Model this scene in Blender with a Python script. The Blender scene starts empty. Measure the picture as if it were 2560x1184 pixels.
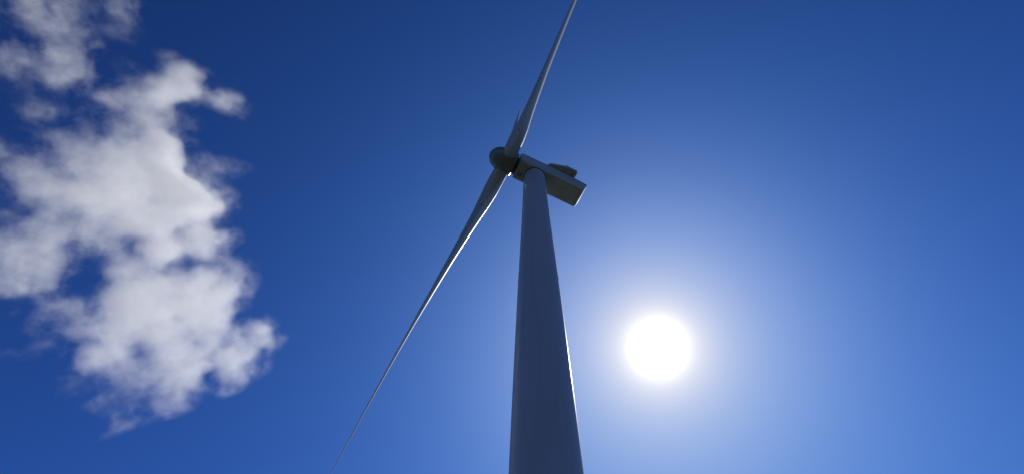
import bpy, bmesh, math
import numpy as np
from mathutils import Vector, Matrix, noise

scene = bpy.context.scene
R = math.radians

# ------------------------------------------------------------------ camera
cam_d = bpy.data.cameras.new('camera')
cam_d.sensor_width = 36.0
cam_d.lens = 36.0 * 1934.0 / 2560.0
cam_d.clip_start = 0.05
cam_d.clip_end = 60000.0
cam = bpy.data.objects.new('camera', cam_d)
scene.collection.objects.link(cam)
CAM_ROT = Matrix(((0.9993452518579449, -0.036181039080999254, 0.0),
                  (-0.0334242581988591, -0.9232010626650394, -0.38286109342423164),
                  (0.01385231218377622, 0.38261041583464667, -0.9238059228766624)))
CAM_POS = Vector((0.0, 0.0, 1.7))
cam.matrix_world = Matrix.Translation(CAM_POS) @ CAM_ROT.to_4x4()
scene.camera = cam

# ------------------------------------------------------------------ sky and sun
SUN = Vector((0.1886, 0.4946, 0.8484)).normalized()
SUN_EL = math.asin(SUN.z)
SUN_AZ = math.atan2(SUN.x, SUN.y)            # clockwise from +Y

world = bpy.data.worlds.new("World")
scene.world = world
world.use_nodes = True
nt = world.node_tree
nt.nodes.clear()
N, L = nt.nodes.new, nt.links.new
SKY_STRENGTH = 0.10


def math_node(t, op, a, b=None, clamp=False):
    n = t.nodes.new('ShaderNodeMath')
    n.operation = op
    n.use_clamp = clamp
    for i, v in enumerate((a, b)):
        if v is None:
            continue
        if isinstance(v, (int, float)):
            n.inputs[i].default_value = v
        else:
            t.links.new(v, n.inputs[i])
    return n.outputs[0]


sky = N('ShaderNodeTexSky')
sky.sky_type = 'NISHITA'
sky.sun_disc = False
sky.sun_elevation = SUN_EL
sky.sun_rotation = SUN_AZ
sky.altitude = 600
sky.air_density = 1.0
sky.dust_density = 0.35
sky.ozone_density = 3.0
# the camera's contrast: a clear, deep blue sky well away from the sun
lev = N('ShaderNodeVectorMath'); lev.operation = 'SCALE'
L(sky.outputs[0], lev.inputs[0])
lev.inputs['Scale'].default_value = 0.1
sp = N('ShaderNodeSeparateXYZ')
L(lev.outputs[0], sp.inputs[0])
cap = N('ShaderNodeCombineXYZ')
for i, lim in enumerate((0.30, 0.36, 0.50)):     # soft shoulder on the brightest sky
    sm = N('ShaderNodeMath'); sm.operation = 'SMOOTH_MIN'
    L(sp.outputs[i], sm.inputs[0])
    sm.inputs[1].default_value = lim
    sm.inputs[2].default_value = 0.15
    L(sm.outputs[0], cap.inputs[i])
gam = N('ShaderNodeGamma')
gam.inputs['Gamma'].default_value = 2.8
L(cap.outputs[0], gam.inputs['Color'])
tint = N('ShaderNodeMix')
tint.data_type = 'RGBA'
tint.blend_type = 'MULTIPLY'
tint.inputs['Factor'].default_value = 1.0
tint.inputs['B'].default_value = (74.5, 65.5, 46.8, 1)
L(gam.outputs[0], tint.inputs['A'])

# the bright air round the sun (forward scattering), a function of the angle to the sun
tc = N('ShaderNodeTexCoord')
nrm = N('ShaderNodeVectorMath'); nrm.operation = 'NORMALIZE'
L(tc.outputs['Generated'], nrm.inputs[0])
dot = N('ShaderNodeVectorMath'); dot.operation = 'DOT_PRODUCT'
L(nrm.outputs[0], dot.inputs[0])
dot.inputs[1].default_value = SUN
ang = math_node(nt, 'ARCCOSINE', math_node(nt, 'MINIMUM', dot.outputs['Value'], 1.0))
deg = math_node(nt, 'MULTIPLY', ang, 180 / math.pi)
# (amplitude, width in degrees, colour)
LOBES = ((150.0, 0.48, (1.0, 1.05, 1.05)),
         (15.1, 2.6, (1.0, 0.72, 0.20)),
         (1.8, 13.0, (0.0, 0.41, 1.0)))
total = tint.outputs['Result']
for amp, wid, col in LOBES:
    e = math_node(nt, 'EXPONENT', math_node(nt, 'MULTIPLY', deg, -1.0 / wid))
    v = math_node(nt, 'MULTIPLY', e, amp)
    vm = N('ShaderNodeVectorMath'); vm.operation = 'SCALE'
    vm.inputs[0].default_value = col
    L(v, vm.inputs['Scale'])
    add = N('ShaderNodeVectorMath'); add.operation = 'ADD'
    L(total, add.inputs[0]); L(vm.outputs[0], add.inputs[1])
    total = add.outputs[0]
# the solar disc as it stands in a clear sky: much brighter than the air round it
disc = math_node(nt, 'MULTIPLY', math_node(nt, 'LESS_THAN', deg, 0.27), 400.0)
cmb = N('ShaderNodeCombineXYZ')
for i in range(3):
    L(disc, cmb.inputs[i])
add = N('ShaderNodeVectorMath'); add.operation = 'ADD'
L(total, add.inputs[0]); L(cmb.outputs[0], add.inputs[1])
bg = N('ShaderNodeBackground')
bg.inputs['Strength'].default_value = SKY_STRENGTH
L(add.outputs[0], bg.inputs['Color'])
wo = N('ShaderNodeOutputWorld')
L(bg.outputs[0], wo.inputs['Surface'])
world.cycles.sampling_method = 'MANUAL'
world.cycles.sample_map_resolution = 1024

sun_d = bpy.data.lights.new('sun', 'SUN')
sun_d.energy = 4.8
sun_d.angle = R(0.53)
sun_d.color = (1.0, 0.96, 0.90)
sun_o = bpy.data.objects.new('sun', sun_d)
scene.collection.objects.link(sun_o)
sun_o.rotation_euler = (-SUN).to_track_quat('-Z', 'Y').to_euler()
sun_o.location = SUN * 300

scene.view_settings.view_transform = 'Standard'
scene.view_settings.look = 'None'
scene.view_settings.exposure = 0.0
scene.view_settings.gamma = 1.0
scene.cycles.use_denoising = True
scene.cycles.volume_bounces = 4
scene.cycles.max_bounces = 8
scene.cycles.sample_clamp_direct = 12.0
scene.cycles.volume_step_rate = 1.0


# ------------------------------------------------------------------ helpers
def link(o):
    scene.collection.objects.link(o)
    return o


def tag(o, label=None, cat=None, group=None, kind=None):
    for k, v in (('label', label), ('category', cat), ('group', group), ('kind', kind)):
        if v:
            o[k] = v
    return o


def build(name, bm, mat, parent=None, smooth=True, sharp=40):
    me = bpy.data.meshes.new(name)
    bmesh.ops.recalc_face_normals(bm, faces=bm.faces)
    if smooth:
        for f in bm.faces:
            f.smooth = True
        for e in bm.edges:
            if len(e.link_faces) == 2 and e.calc_face_angle(0) > R(sharp):
                e.smooth = False
    bm.to_mesh(me)
    bm.free()
    me.materials.append(mat)
    o = link(bpy.data.objects.new(name, me))
    if parent:
        o.parent = parent
    return o


def loft(bm, rings, cap0=True, cap1=True):
    vs = [[bm.verts.new(p) for p in r] for r in rings]
    n = len(vs[0])
    for a, b in zip(vs[:-1], vs[1:]):
        for i in range(n):
            bm.faces.new((a[i], a[(i + 1) % n], b[(i + 1) % n], b[i]))
    if cap0:
        bm.faces.new(vs[0][::-1])
    if cap1:
        bm.faces.new(vs[-1])
    return vs


def ring(c, r, n, ax=None, ay=None):
    ax = ax or Vector((1, 0, 0)); ay = ay or Vector((0, 1, 0))
    return [c + ax * (r * math.cos(2 * math.pi * i / n)) + ay * (r * math.sin(2 * math.pi * i / n)) for i in range(n)]


def box(bm, lo, hi):
    r = [[Vector((x, y, z)) for x, y in ((lo[0], lo[1]), (hi[0], lo[1]), (hi[0], hi[1]), (lo[0], hi[1]))] for z in (lo[2], hi[2])]
    loft(bm, r)


def prism(bm, poly, z0, z1, bev=0.0):
    """a flat outline (x, y) given thickness from z0 to z1"""
    loft(bm, [[Vector((x, y, z)) for x, y in poly] for z in (z0, z1)])


def bevel_all(bm, w, seg=2, ang=30):
    bmesh.ops.recalc_face_normals(bm, faces=bm.faces)
    es = [e for e in bm.edges if len(e.link_faces) == 2 and e.calc_face_angle(0) > R(ang)]
    bmesh.ops.bevel(bm, geom=es, offset=w, segments=seg, profile=0.5, affect='EDGES')


# ------------------------------------------------------------------ materials
def material(name, col, rough, spec=0.5, coat=0.0, stain=0.0, stain_col=(0.1, 0.1, 0.09), scale=(1, 1, 1), detail=8.0):
    m = bpy.data.materials.new(name)
    m.use_nodes = True
    t = m.node_tree
    b = t.nodes['Principled BSDF']
    b.inputs['Roughness'].default_value = rough
    b.inputs['Specular IOR Level'].default_value = spec
    b.inputs['Coat Weight'].default_value = coat
    b.inputs['Coat Roughness'].default_value = 0.11
    tcn = t.nodes.new('ShaderNodeTexCoord')
    mp = t.nodes.new('ShaderNodeMapping')
    mp.inputs['Scale'].default_value = scale
    t.links.new(tcn.outputs['Object'], mp.inputs['Vector'])
    nz = t.nodes.new('ShaderNodeTexNoise')
    nz.inputs['Scale'].default_value = 1.0
    nz.inputs['Detail'].default_value = detail
    nz.inputs['Roughness'].default_value = 0.62
    t.links.new(mp.outputs[0], nz.inputs['Vector'])
    rp = t.nodes.new('ShaderNodeMapRange')
    rp.inputs['From Min'].default_value = 0.45
    rp.inputs['From Max'].default_value = 0.75
    rp.inputs['To Max'].default_value = stain
    t.links.new(nz.outputs['Fac'], rp.inputs['Value'])
    mx = t.nodes.new('ShaderNodeMix')
    mx.data_type = 'RGBA'
    mx.inputs['A'].default_value = (*col, 1)
    mx.inputs['B'].default_value = (*stain_col, 1)
    t.links.new(rp.outputs[0], mx.inputs['Factor'])
    t.links.new(mx.outputs['Result'], b.inputs['Base Color'])
    rr = t.nodes.new('ShaderNodeMapRange')
    rr.inputs['To Min'].default_value = rough * 0.8
    rr.inputs['To Max'].default_value = rough * 1.25
    t.links.new(nz.outputs['Fac'], rr.inputs['Value'])
    t.links.new(rr.outputs[0], b.inputs['Roughness'])
    return m


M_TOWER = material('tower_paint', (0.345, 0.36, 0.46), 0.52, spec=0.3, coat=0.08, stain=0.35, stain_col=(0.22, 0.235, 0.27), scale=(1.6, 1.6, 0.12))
M_NAC = material('nacelle_gelcoat', (0.34, 0.375, 0.43), 0.40, stain=0.5, stain_col=(0.20, 0.21, 0.21), scale=(1.2, 1.2, 1.2))
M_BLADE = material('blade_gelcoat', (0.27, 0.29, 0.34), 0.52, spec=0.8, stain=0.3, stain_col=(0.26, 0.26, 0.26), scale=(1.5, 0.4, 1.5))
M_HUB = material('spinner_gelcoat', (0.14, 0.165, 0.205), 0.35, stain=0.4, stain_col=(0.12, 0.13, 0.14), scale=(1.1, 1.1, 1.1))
M_DARK = material('dark_rubber', (0.03, 0.032, 0.035), 0.6)
M_STEEL = material('grey_steel', (0.22, 0.23, 0.24), 0.4)
M_TAN = material('tan_lit_patch', (0.40, 0.33, 0.25), 0.6, stain=0.3)  # tan paints in the light that comes through the hood's tail
M_GRASS = material('grass_ground', (0.028, 0.036, 0.020), 0.9, spec=0.2, stain=1.0, stain_col=(0.046, 0.045, 0.034), scale=(0.35, 0.35, 0.35))

# ------------------------------------------------------------------ ground
bm = bmesh.new()
rad = [0, 6, 15, 40, 100, 250, 600, 1500, 4000, 9000]
prev = None
n = 64
for i, r in enumerate(rad):
    if r == 0:
        prev = [bm.verts.new((0, 20, 0))]
        continue
    cur = []
    for k in range(n):
        a = 2 * math.pi * k / n
        p = Vector((r * math.cos(a), 20 + r * math.sin(a), 0))
        if r > 45:
            p.z = noise.noise(p * 0.004) * min(r * 0.012, 14)
        cur.append(bm.verts.new(p))
    for k in range(n):
        if len(prev) == 1:
            bm.faces.new((prev[0], cur[k], cur[(k + 1) % n]))
        else:
            bm.faces.new((prev[k], cur[k], cur[(k + 1) % n], prev[(k + 1) % n]))
    prev = cur
tag(build('ground', bm, M_GRASS), kind='structure')

# ------------------------------------------------------------------ wind turbine
YAW = R(24.2)
BASE = Vector((2.0, 24.0, 0.0))
HUB_Z = 76.24
turbine = link(bpy.data.objects.new('wind_turbine', None))
turbine.location = BASE
turbine.rotation_euler = (0, 0, YAW)          # local +X: downwind, towards the tail; local -Y: the side near the camera
turbine.empty_display_size = 3
tag(turbine, 'tall white three-bladed wind turbine seen from below against the sun', 'wind turbine')

# tower
NS = 128
PROFILE = ((0, 2.10), (12, 1.99), (24, 1.85), (33, 1.735), (42, 1.61), (52, 1.445), (61, 1.27), (69, 1.135), (75.0, 1.07))


def tower_r(z):
    for (a, ra), (b, rb) in zip(PROFILE[:-1], PROFILE[1:]):
        if z <= b:
            return ra + (rb - ra) * (z - a) / (b - a)
    return PROFILE[-1][1]


bm = bmesh.new()
zs = [i * 75.0 / 60 for i in range(61)]
loft(bm, [ring(Vector((0, 0, z)), sum(tower_r(min(75, max(0, z + d))) for d in (-5, -2.5, 0, 2.5, 5)) / 5 if 5 <= z <= 70 else tower_r(z), NS) for z in zs])
tower = build('tower', bm, M_TOWER, turbine)
for z in (26.0, 51.5):                        # bolted joints between the tower sections
    bm = bmesh.new()
    r = tower_r(z)
    prof = ((r - 0.03, -0.035), (r + 0.004, -0.035), (r + 0.007, -0.015), (r + 0.007, 0.015), (r + 0.004, 0.035), (r - 0.03, 0.035))
    loft(bm, [ring(Vector((0, 0, z + dz)), rr, NS) for rr, dz in prof])
    build('tower_flange', bm, M_TOWER, tower)
# yaw bearing ring
bm = bmesh.new()
loft(bm, [ring(Vector((0, 0, z)), r, 96) for z, r in ((74.88, 1.06), (74.88, 1.12), (75.04, 1.12), (75.04, 1.06))])
build('yaw_ring', bm, M_DARK, turbine)

# nacelle: a lofted shell with rounded long edges, a raked tail and a chamfered roof end
S0, HW = -0.10, 1.07


def nac_ring(u, zb, zt, hw=HW, rb=0.22, rt=0.30):
    pts = []
    for (sx, zz, r, a0) in ((1, zb, rb, -90), (1, zt, rt, 0), (-1, zt, rt, 90), (-1, zb, rb, 180)):
        cs = S0 + sx * (hw - r)
        cz = zz + r if zz == zb else zz - r
        for k in range(7):
            a = R(a0 + 15 * k)
            pts.append(Vector((0, cs + r * math.cos(a), cz + r * math.sin(a))))
    return u, pts


def shear(u, pts, zb, zt, du_top):
    # rakes a ring so its top lies du_top further back than its bottom
    return [Vector((u + du_top * (p.z - zb) / (zt - zb), p.y, p.z)) for p in pts]


ZB = 75.0
bm = bmesh.new()
rings = []
for u, zb, zt, hw, rake in ((-2.0, ZB + 0.1, 77.4, 0.98, 0.0), (-1.9, ZB + 0.02, 77.55, HW - 0.02, 0.0), (-1.75, ZB, 77.62, HW, 0), (0, ZB, 77.66, HW, 0),
                            (2, ZB, 77.68, HW, 0.0), (3.4, ZB, 77.66, HW, 0.09), (4.4, ZB, 77.58, HW, 0.31),
                            (4.92, ZB, 77.32, HW, 0.56), (5.0, ZB + 0.03, 77.22, HW - 0.02, 0.55), (5.03, ZB + 0.09, 77.12, HW - 0.07, 0.535)):
    rings.append(shear(*nac_ring(u, zb, zt, hw), zb, zt, rake))
loft(bm, rings)
nac = build('nacelle', bm, M_NAC, turbine, sharp=50)

# thin panel joints on the nacelle floor and a hatch outline
bm = bmesh.new()
for lo, hi in (((1.9, -0.35), (3.9, -0.335)), ((3.1, -0.35), (3.12, 0.55)), ((1.9, 0.55), (3.9, 0.565)), ((4.72, -0.9), (4.745, 0.72)),
               ((1.3, -0.94), (4.6, -0.925))):
    box(bm, (lo[0], lo[1], ZB - 0.004), (hi[0], hi[1], ZB + 0.02))
build('floor_joint', bm, M_DARK, nac, smooth=False)
# slots of the forward floor vents
for k in range(2):
    bm = bmesh.new()
    box(bm, (-1.68 + 0.24 * k, 0.05, ZB - 0.006), (-1.56 + 0.24 * k, 0.52, ZB + 0.02))
    bevel_all(bm, 0.005, 1)
    build('vent_slot', bm, M_DARK, nac, smooth=False)
# dark gap between nacelle and spinner
TILT = R(6.4)
AX = Vector((math.cos(TILT), 0, -math.sin(TILT)))       # downwind along the shaft
UP = Vector((math.sin(TILT), 0, math.cos(TILT)))
SD = Vector((0, 1, 0))
HUB = Vector((-3.05, 0.0, HUB_Z))
bm = bmesh.new()
loft(bm, [ring(HUB + AX * a, r, 48, SD, UP) for a, r in ((0.70, 0.85), (1.30, 0.95))])
build('shaft_collar', bm, M_DARK, nac)

# hood overhanging the near roof edge, with a tail patch coloured tan for light shining through, and a thin mast
HOOD = ((0.95, -1.02), (0.98, -1.12), (1.20, -1.38), (2.98, -1.86), (4.05, -1.84), (3.98, -1.02))
bm = bmesh.new()
loft(bm, [[Vector((x, y, 77.40 + 0.10 * (x - 1) / 3)) for x, y in HOOD],
          [Vector((x, y, 77.78 + 0.20 * (x - 1) / 3)) for x, y in HOOD]])
bevel_all(bm, 0.015, 1)
hood = build('roof_hood', bm, M_NAC, nac)
bm = bmesh.new()
loft(bm, [[Vector((x, y, z)) for x, y in ((3.72, -1.16), (3.78, -1.62), (4.10, -1.74), (4.04, -1.08))] for z in (77.36, 77.62)])
bevel_all(bm, 0.02, 1)
build('lit_tail_patch', bm, M_TAN, hood, smooth=False)
bm = bmesh.new()
loft(bm, [ring(Vector((2.98, -1.84, z)), r, 10) for z, r in ((77.7, 0.03), (78.25, 0.022), (78.26, 0.05), (78.34, 0.05))])
build('wind_mast', bm, M_STEEL, nac)
# roof rail along the near roof edge
bm = bmesh.new()
box(bm, (-1.7, S0 - HW + 0.16, 77.60), (0.75, S0 - HW + 0.22, 77.72))
bevel_all(bm, 0.015, 1)
build('roof_rail', bm, M_STEEL, nac, smooth=False)

# spinner: a surface of revolution about the tilted shaft
bm = bmesh.new()
prof = [(-1.90, 0.02), (-1.885, 0.18), (-1.82, 0.40), (-1.70, 0.62), (-1.50, 0.84), (-1.22, 1.02), (-0.86, 1.16), (-0.40, 1.25), (0.10, 1.29), (0.52, 1.28), (0.78, 1.22), (0.86, 1.10)]
loft(bm, [ring(HUB + AX * a, r, 72, SD, UP) for a, r in prof])
spinner = build('spinner', bm, M_HUB, turbine)
bmesh_seam = bmesh.new()
loft(bmesh_seam, [ring(HUB + AX * a, r, 72, SD, UP) for a, r in ((0.60, 1.20), (0.60, 1.266), (0.63, 1.262), (0.63, 1.20))])
build('spinner_seam', bmesh_seam, M_DARK, spinner)

# blades
LEN, BEND, CONE = 34.8, 0.75, R(3.73)
PITCH = -3.0


def lerp_table(tab, x):
    for (a, va), (b, vb) in zip(tab[:-1], tab[1:]):
        if x <= b:
            t = (x - a) / (b - a)
            return va + (vb - va) * t
    return tab[-1][1]


CHORD = ((0, 1.45), (1.5, 1.45), (2.4, 1.50), (4.2, 1.78), (6.0, 2.0), (7.5, 1.98), (12, 1.74), (20, 1.32), (28, 0.86), (32, 0.62), (33.9, 0.42), (34.8, 0.10))
THICK = ((0, 1.0), (1.5, 1.0), (2.4, 0.93), (4.2, 0.69), (6.0, 0.53), (7.5, 0.45), (12, 0.32), (20, 0.20), (28, 0.17), (34.3, 0.15))
TWIST = ((0, 11), (5, 11), (8, 9), (13, 7), (20, 3.5), (28, 1.0), (34.3, 0))
BLEND = ((0, 0.0), (1.5, 0.0), (2.2, 0.12), (4.2, 0.75), (6.0, 1.0), (35, 1.0))


def naca(x, t):
    return 5 * t * (0.2969 * math.sqrt(x) - 0.1260 * x - 0.3516 * x * x + 0.2843 * x ** 3 - 0.1036 * x ** 4)


def make_blade(az, turn):
    d = UP * math.cos(az) + SD * math.sin(az)
    tang = (UP * math.sin(az) - SD * math.cos(az)) * turn
    rs = [0.75, 1.0, 1.3, 1.6, 1.9, 2.2, 2.6, 3.1, 3.6, 4.2, 4.8, 5.4, 6.0, 6.8, 7.6] + [8.5 + i * 1.0 for i in range(24)] + [32.2, 32.9, 33.5, 33.9, 34.3, 34.6, 34.8]
    rings = []
    NP = 28
    for r in rs:
        c, th, tw, bl = (lerp_table(tb, r) for tb in (CHORD, THICK, TWIST, BLEND))
        a = R(tw + PITCH)
        e = tang * math.cos(a) - AX * math.sin(a)       # trailing to leading edge
        nn = AX * math.cos(a) + tang * math.sin(a)      # suction side, downwind
        cen = HUB + d * (r * math.cos(CONE)) + AX * (BEND * (r / LEN) ** 2.6 - r * math.sin(CONE))
        pts = []
        for k in range(2 * NP):
            ph = 2 * math.pi * k / (2 * NP)
            x = 0.5 * (1 - math.cos(ph))                # 0 leading, 1 trailing
            sgn = 1 if ph < math.pi else -1
            y = sgn * naca(x, th) * (1.15 if sgn > 0 else 0.85)
            cam = 0.04 * 4 * x * (1 - x)
            px, py = 0.32 - x, y + cam                  # pitch axis at 32 % of the chord
            cx, cy = 0.5 * math.cos(ph), 0.5 * math.sin(ph)
            qx, qy = cx + (px - cx) * bl, cy + (py - cy) * bl
            pts.append(cen + e * (qx * c) + nn * (qy * c))
        rings.append(pts)
    bm = bmesh.new()
    loft(bm, rings)
    b = build('blade', bm, M_BLADE, turbine, sharp=60)
    # lightning receptor: a small dark stud in the face turned to the ground
    ring_r = rings[rs.index(5.4)]
    k = 34 if turn > 0 else 34
    p0, p1, p2 = ring_r[k - 1], ring_r[k], ring_r[k + 1]
    nrm_ = (p2 - p0).cross(d).normalized()
    mid = sum(ring_r, Vector()) / len(ring_r)
    if nrm_.dot(p1 - mid) < 0:
        nrm_ = -nrm_
    bx = d.cross(nrm_).normalized()
    bm = bmesh.new()
    loft(bm, [ring(p1 + nrm_ * h, q, 20, d, bx) for h, q in ((-0.03, 0.085), (0.006, 0.085), (0.014, 0.06))])
    build('lightning_receptor', bm, M_DARK, b)
    # the gasket where the blade leaves the spinner
    bm = bmesh.new()
    cen = lambda r: HUB + d * (r * math.cos(CONE)) - AX * (r * math.sin(CONE))
    loft(bm, [ring(cen(r), q, 48, AX, tang) for r, q in ((1.14, 0.70), (1.14, 0.745), (1.29, 0.745), (1.29, 0.70))])
    build('blade_gasket', bm, M_HUB, b)
    return b


PHI = R(2.18)
for k in range(3):
    make_blade(PHI + k * 2 * math.pi / 3, (1, 1, -1)[k])


# ------------------------------------------------------------------ clouds
# Each cloud is a real body of vapour some 900 m up: an outline map of how deep the cloud is
# (digits, 0 none to 9 deepest, one cell every STEP metres), filled out to both sides and broken up by turbulence.
ROWS = """
014565444420034431000000000000000000
014465454420034431000000000000000000
014445445430012331000000000000000000
014445555331111230000000000000000000
123344554334111231000000000000000000
133233555443110310000000000000000000
244444556651001000000000000000000000
344345567651000110000000000000000000
343355566640000011112455500000000000
344445666630000002345677772000000000
033234666410000022467778742110000000
011112342100011334567788865220000000
000122221001444556778887525555410000
000134331100014556777711012344410000
001345541111013445675541000113300000
000322322210135535676552000000000000
100210112300135665677300000000000000
210012344323346555678861000000000000
411122334555566667788883000000000000
432234334556677778888884100000000000
344444444556777888899985223332100000
456655444457788888889973444433200000
046666654446788888889999624112000000
035666677777888888778999964200000000
004666777888888888778999996530000000
001444566788888888778889999810000000
001234566667888888888899999850000000
112356555467656888888888886610000000
223566555566666788888877675100000000
444466666666555567888756776355000000
566556666355565434678756777656000000
566666663345544434788877777550000000
566666665434324543578876566342200000
566666665311134456656543122235500000
566666651000146667645564456666600000
566666620010014667788786678777610000
566667610110025788888788887888410000
455563211312457888888778888888300000
122125114554556888888888888884000000
000001015643566888888888888886100000
000000144554566888888667888884126100
000000034566666887788875677775656740
000000012555567776678876577666747640
000003310035556665467777557744756740
000000211256667665357777777567676220
210000000356666654467777674676764100
100000000355544444456777886576535000
000000000122112344445677752366654100
000000000021222344455666753235531000
000000000000232333445666442100000000
000000000000132222224566431000000000
000000000000023222123454300000000000
000000000000002421012100000000000000
000000000000003443000000000000000000
000000000000000100000000000000000000
""".split()
GRID = np.array([[int(ch) for ch in r] for r in ROWS], float) / 9.0
GRID = np.pad(GRID, ((4, 2), (6, 2)), mode='constant')
for i in range(6):                                # the cloud runs on to the left and upwards, thinning out
    GRID[:, 5 - i] = GRID[:, 6 - i] * 0.92
for i in range(4):
    GRID[3 - i, :] = GRID[4 - i, :] * 0.9
X0, Y0, PX = -6 * 20, -4 * 20, 20.0


def upsample(g, f):
    h, w = g.shape
    def cubic(a, f):
        nn = a.shape[0]
        t = np.arange((nn - 1) * f + 1) / f
        i = np.minimum(t.astype(int), nn - 2)
        u = (t - i)[:, None]
        p = lambda k: a[np.clip(i + k, 0, nn - 1)]
        # uniform cubic B-spline mixed with Catmull-Rom: smooth but still true to the cells
        bs = ((1 - u) ** 3 * p(-1) + (3 * u ** 3 - 6 * u ** 2 + 4) * p(0) + (-3 * u ** 3 + 3 * u ** 2 + 3 * u + 1) * p(1) + u ** 3 * p(2)) / 6
        cr = 0.5 * (2 * p(0) + (p(1) - p(-1)) * u + (2 * p(-1) - 5 * p(0) + 4 * p(1) - p(2)) * u ** 2 + (-p(-1) + 3 * p(0) - 3 * p(1) + p(2)) * u ** 3)
        return 0.45 * bs + 0.55 * cr
    return np.clip(cubic(cubic(g, f).T, f).T, 0, 1)


def vapour(name, sigma, aniso):
    m = bpy.data.materials.new(name)
    m.use_nodes = True
    t = m.node_tree
    t.nodes.clear()
    o = t.nodes.new('ShaderNodeOutputMaterial')
    v = t.nodes.new('ShaderNodeVolumePrincipled')
    v.inputs['Color'].default_value = (0.965, 0.955, 0.925, 1)
    v.inputs['Anisotropy'].default_value = aniso
    v.inputs['Density Attribute'].default_value = 'density'
    v.inputs['Density'].default_value = sigma
    t.links.new(v.outputs[0], o.inputs['Volume'])
    return m


M_VAPOUR = vapour('cloud_vapour', 0.020, 0.40)


def cloud_nodes(name, image, lo, hi, res, depth, seed):
    g = bpy.data.node_groups.new(name, 'GeometryNodeTree')
    g.interface.new_socket('Geometry', in_out='INPUT', socket_type='NodeSocketGeometry')
    g.interface.new_socket('Geometry', in_out='OUTPUT', socket_type='NodeSocketGeometry')
    n, l = g.nodes.new, g.links.new
    gi, go = n('NodeGroupInput'), n('NodeGroupOutput')
    pos = n('GeometryNodeInputPosition')

    def mth(op, a, b=None, c=None):
        k = n('ShaderNodeMath'); k.operation = op
        for i, v in enumerate((a, b, c)):
            if v is None: continue
            if isinstance(v, (int, float)): k.inputs[i].default_value = v
            else: l(v, k.inputs[i])
        return k.outputs[0]

    def vec(op, a, b):
        k = n('ShaderNodeVectorMath'); k.operation = op
        for i, v in enumerate((a, b)):
            if isinstance(v, (tuple, list, Vector)): k.inputs[i].default_value = v
            elif isinstance(v, (int, float)): k.inputs['Scale'].default_value = v
            else: l(v, k.inputs[i])
        return k.outputs[0]

    def nz(vecin, scale, det, rough=0.6, out='Fac'):
        k = n('ShaderNodeTexNoise')
        k.inputs['Scale'].default_value = scale
        k.inputs['Detail'].default_value = det
        k.inputs['Roughness'].default_value = rough
        l(vecin, k.inputs['Vector'])
        return k.outputs[out]

    p = vec('ADD', pos.outputs[0], (seed, seed * 0.7, seed * 1.3))
    w1 = vec('SCALE', vec('SUBTRACT', nz(p, 1 / 55.0, 3.0, 0.55, 'Color'), (0.5, 0.5, 0.5)), 14.0)
    pw = vec('ADD', pos.outputs[0], w1)
    sx = n('ShaderNodeSeparateXYZ'); l(pw, sx.inputs[0])
    flat = n('ShaderNodeCombineXYZ'); l(sx.outputs[0], flat.inputs[0]); l(sx.outputs[1], flat.inputs[1])
    uv = vec('MULTIPLY', vec('SUBTRACT', flat.outputs[0], lo), (1 / (hi[0] - lo[0]), 1 / (hi[1] - lo[1]), 0))
    im = n('GeometryNodeImageTexture')
    im.inputs['Image'].default_value = image
    im.interpolation = 'Linear'
    im.extension = 'EXTEND'
    l(uv, im.inputs['Vector'])
    si = n('ShaderNodeSeparateXYZ'); l(im.outputs['Color'], si.inputs[0])
    h = si.outputs[0]                              # optical depth / 3
    half = mth('MULTIPLY', mth('POWER', h, 0.6), depth)
    rel = mth('DIVIDE', mth('ABSOLUTE', sx.outputs[2]), mth('MAXIMUM', half, 1.0))
    bump = n('ShaderNodeClamp'); l(mth('MULTIPLY', mth('SUBTRACT', 1.0, mth('POWER', rel, 2.0)), 1.4), bump.inputs[0])
    w2 = vec('SCALE', vec('SUBTRACT', nz(p, 1 / 17.0, 2.0, 0.5, 'Color'), (0.5, 0.5, 0.5)), 13.0)
    fine = nz(vec('MULTIPLY', vec('ADD', vec('ADD', p, w1), w2), (1.0, 1.0, 0.7)), 1 / 40.0, 9.0, 0.70)
    full = mth('MINIMUM', mth('DIVIDE', h, 0.80), 1.0)
    body = mth('MULTIPLY', full, bump.outputs[0])
    tn = n('ShaderNodeClamp')
    l(mth('DIVIDE', mth('SUBTRACT', mth('ADD', body, mth('MULTIPLY', mth('SUBTRACT', fine, 0.5), 1.75)), 0.01), 0.52), tn.inputs[0])
    s = mth('MULTIPLY', tn.outputs[0], mth('ADD', mth('MULTIPLY', full, 0.60), 0.40))
    edge = n('ShaderNodeClamp'); l(mth('DIVIDE', mth('SUBTRACT', h, 0.025), 0.11), edge.inputs[0])
    inside = edge.outputs[0]
    k = n('ShaderNodeClamp'); l(s, k.inputs[0])
    dens = mth('MULTIPLY', k.outputs[0], inside)
    vc = n('GeometryNodeVolumeCube')
    l(dens, vc.inputs['Density'])
    vc.inputs['Min'].default_value = lo
    vc.inputs['Max'].default_value = hi
    for a, b in zip(('Resolution X', 'Resolution Y', 'Resolution Z'), res):
        vc.inputs[a].default_value = b
    st = n('GeometryNodeSetMaterial')
    st.inputs['Material'].default_value = M_VAPOUR
    l(vc.outputs[0], st.inputs[0])
    l(st.outputs[0], go.inputs[0])
    return g


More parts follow.
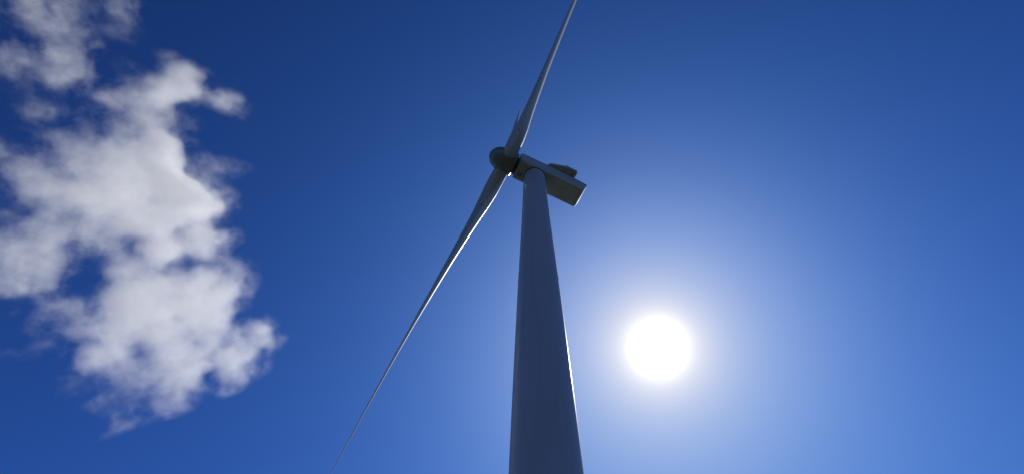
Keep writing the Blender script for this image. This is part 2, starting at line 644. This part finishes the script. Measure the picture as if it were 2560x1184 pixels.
def cloud(name, mask, dist, depth, label, seed):
    """mask: a region of the outline map; dist: metres from the viewer; depth: half thickness in metres"""
    g = GRID * mask
    ys, xs = np.nonzero(g > 0.01)
    y0, y1 = max(ys.min() - 2, 0), min(ys.max() + 3, g.shape[0])
    x0, x1 = max(xs.min() - 2, 0), min(xs.max() + 3, g.shape[1])
    g = upsample(g[y0:y1, x0:x1], 3)
    h, w = g.shape
    m = dist / 1934.0                                 # metres per cell unit at that distance
    step = PX * m / 3
    cx, cy = X0 + PX * (x0 + x1 - 1) / 2, Y0 + PX * (y0 + y1 - 1) / 2
    dirn = CAM_ROT @ Vector(((cx - 1280) / 1934, -(cy - 592) / 1934, -1))
    tau = -np.log(1 - 0.93 * g) / 3.0
    image = bpy.data.images.new(name + '_depth_map', w, h, float_buffer=True, is_data=True)
    px4 = np.ones((h, w, 4), np.float32)
    px4[..., :3] = tau[::-1, :, None]
    image.pixels.foreach_set(px4.ravel())
    image.update()
    image.pack()
    vo = bpy.data.volumes.new(name)
    vo.materials.append(M_VAPOUR)
    vo.render.space = 'OBJECT'
    o = link(bpy.data.objects.new(name, vo))
    o.matrix_world = Matrix.Translation(CAM_POS + dirn * dist) @ CAM_ROT.to_4x4()
    hx, hy = (w - 1) / 2 * step, (h - 1) / 2 * step
    vox = 1.05 * dist / 1000
    res = [max(8, int(2 * e / vox)) for e in (hx, hy)] + [int(2 * depth * 1.25 / (vox * 1.5))]
    mod = o.modifiers.new('vapour', 'NODES')
    mod.node_group = cloud_nodes(name + '_vapour', image, (-hx, -hy, -depth * 1.25), (hx, hy, depth * 1.25), res, depth, seed)
    tag(o, label, 'cloud', 'clouds in the blue sky')
    return o


H, W = GRID.shape
yy, xx = np.mgrid[0:H, 0:W]
px, py = X0 + xx * PX, Y0 + yy * PX
top_left = ((py < 235) & (px < 232)) | ((py < 310) & (px < 170) & (px > 20) & (py < 332))
wisp = (py < 130) & (px >= 232) & (px < 360)
main = ~top_left & ~wisp
cloud('cloud', main, 1000, 50, 'large bright white cloud with a hooked top and ragged right edge', 13.0)
cloud('cloud', top_left, 1120, 48, 'greyish cloud in the upper corner above the large hooked cloud', 71.0)
cloud('cloud', wisp, 1150, 38, 'small thin grey cloud wisp beside the upper corner cloud', 140.0)
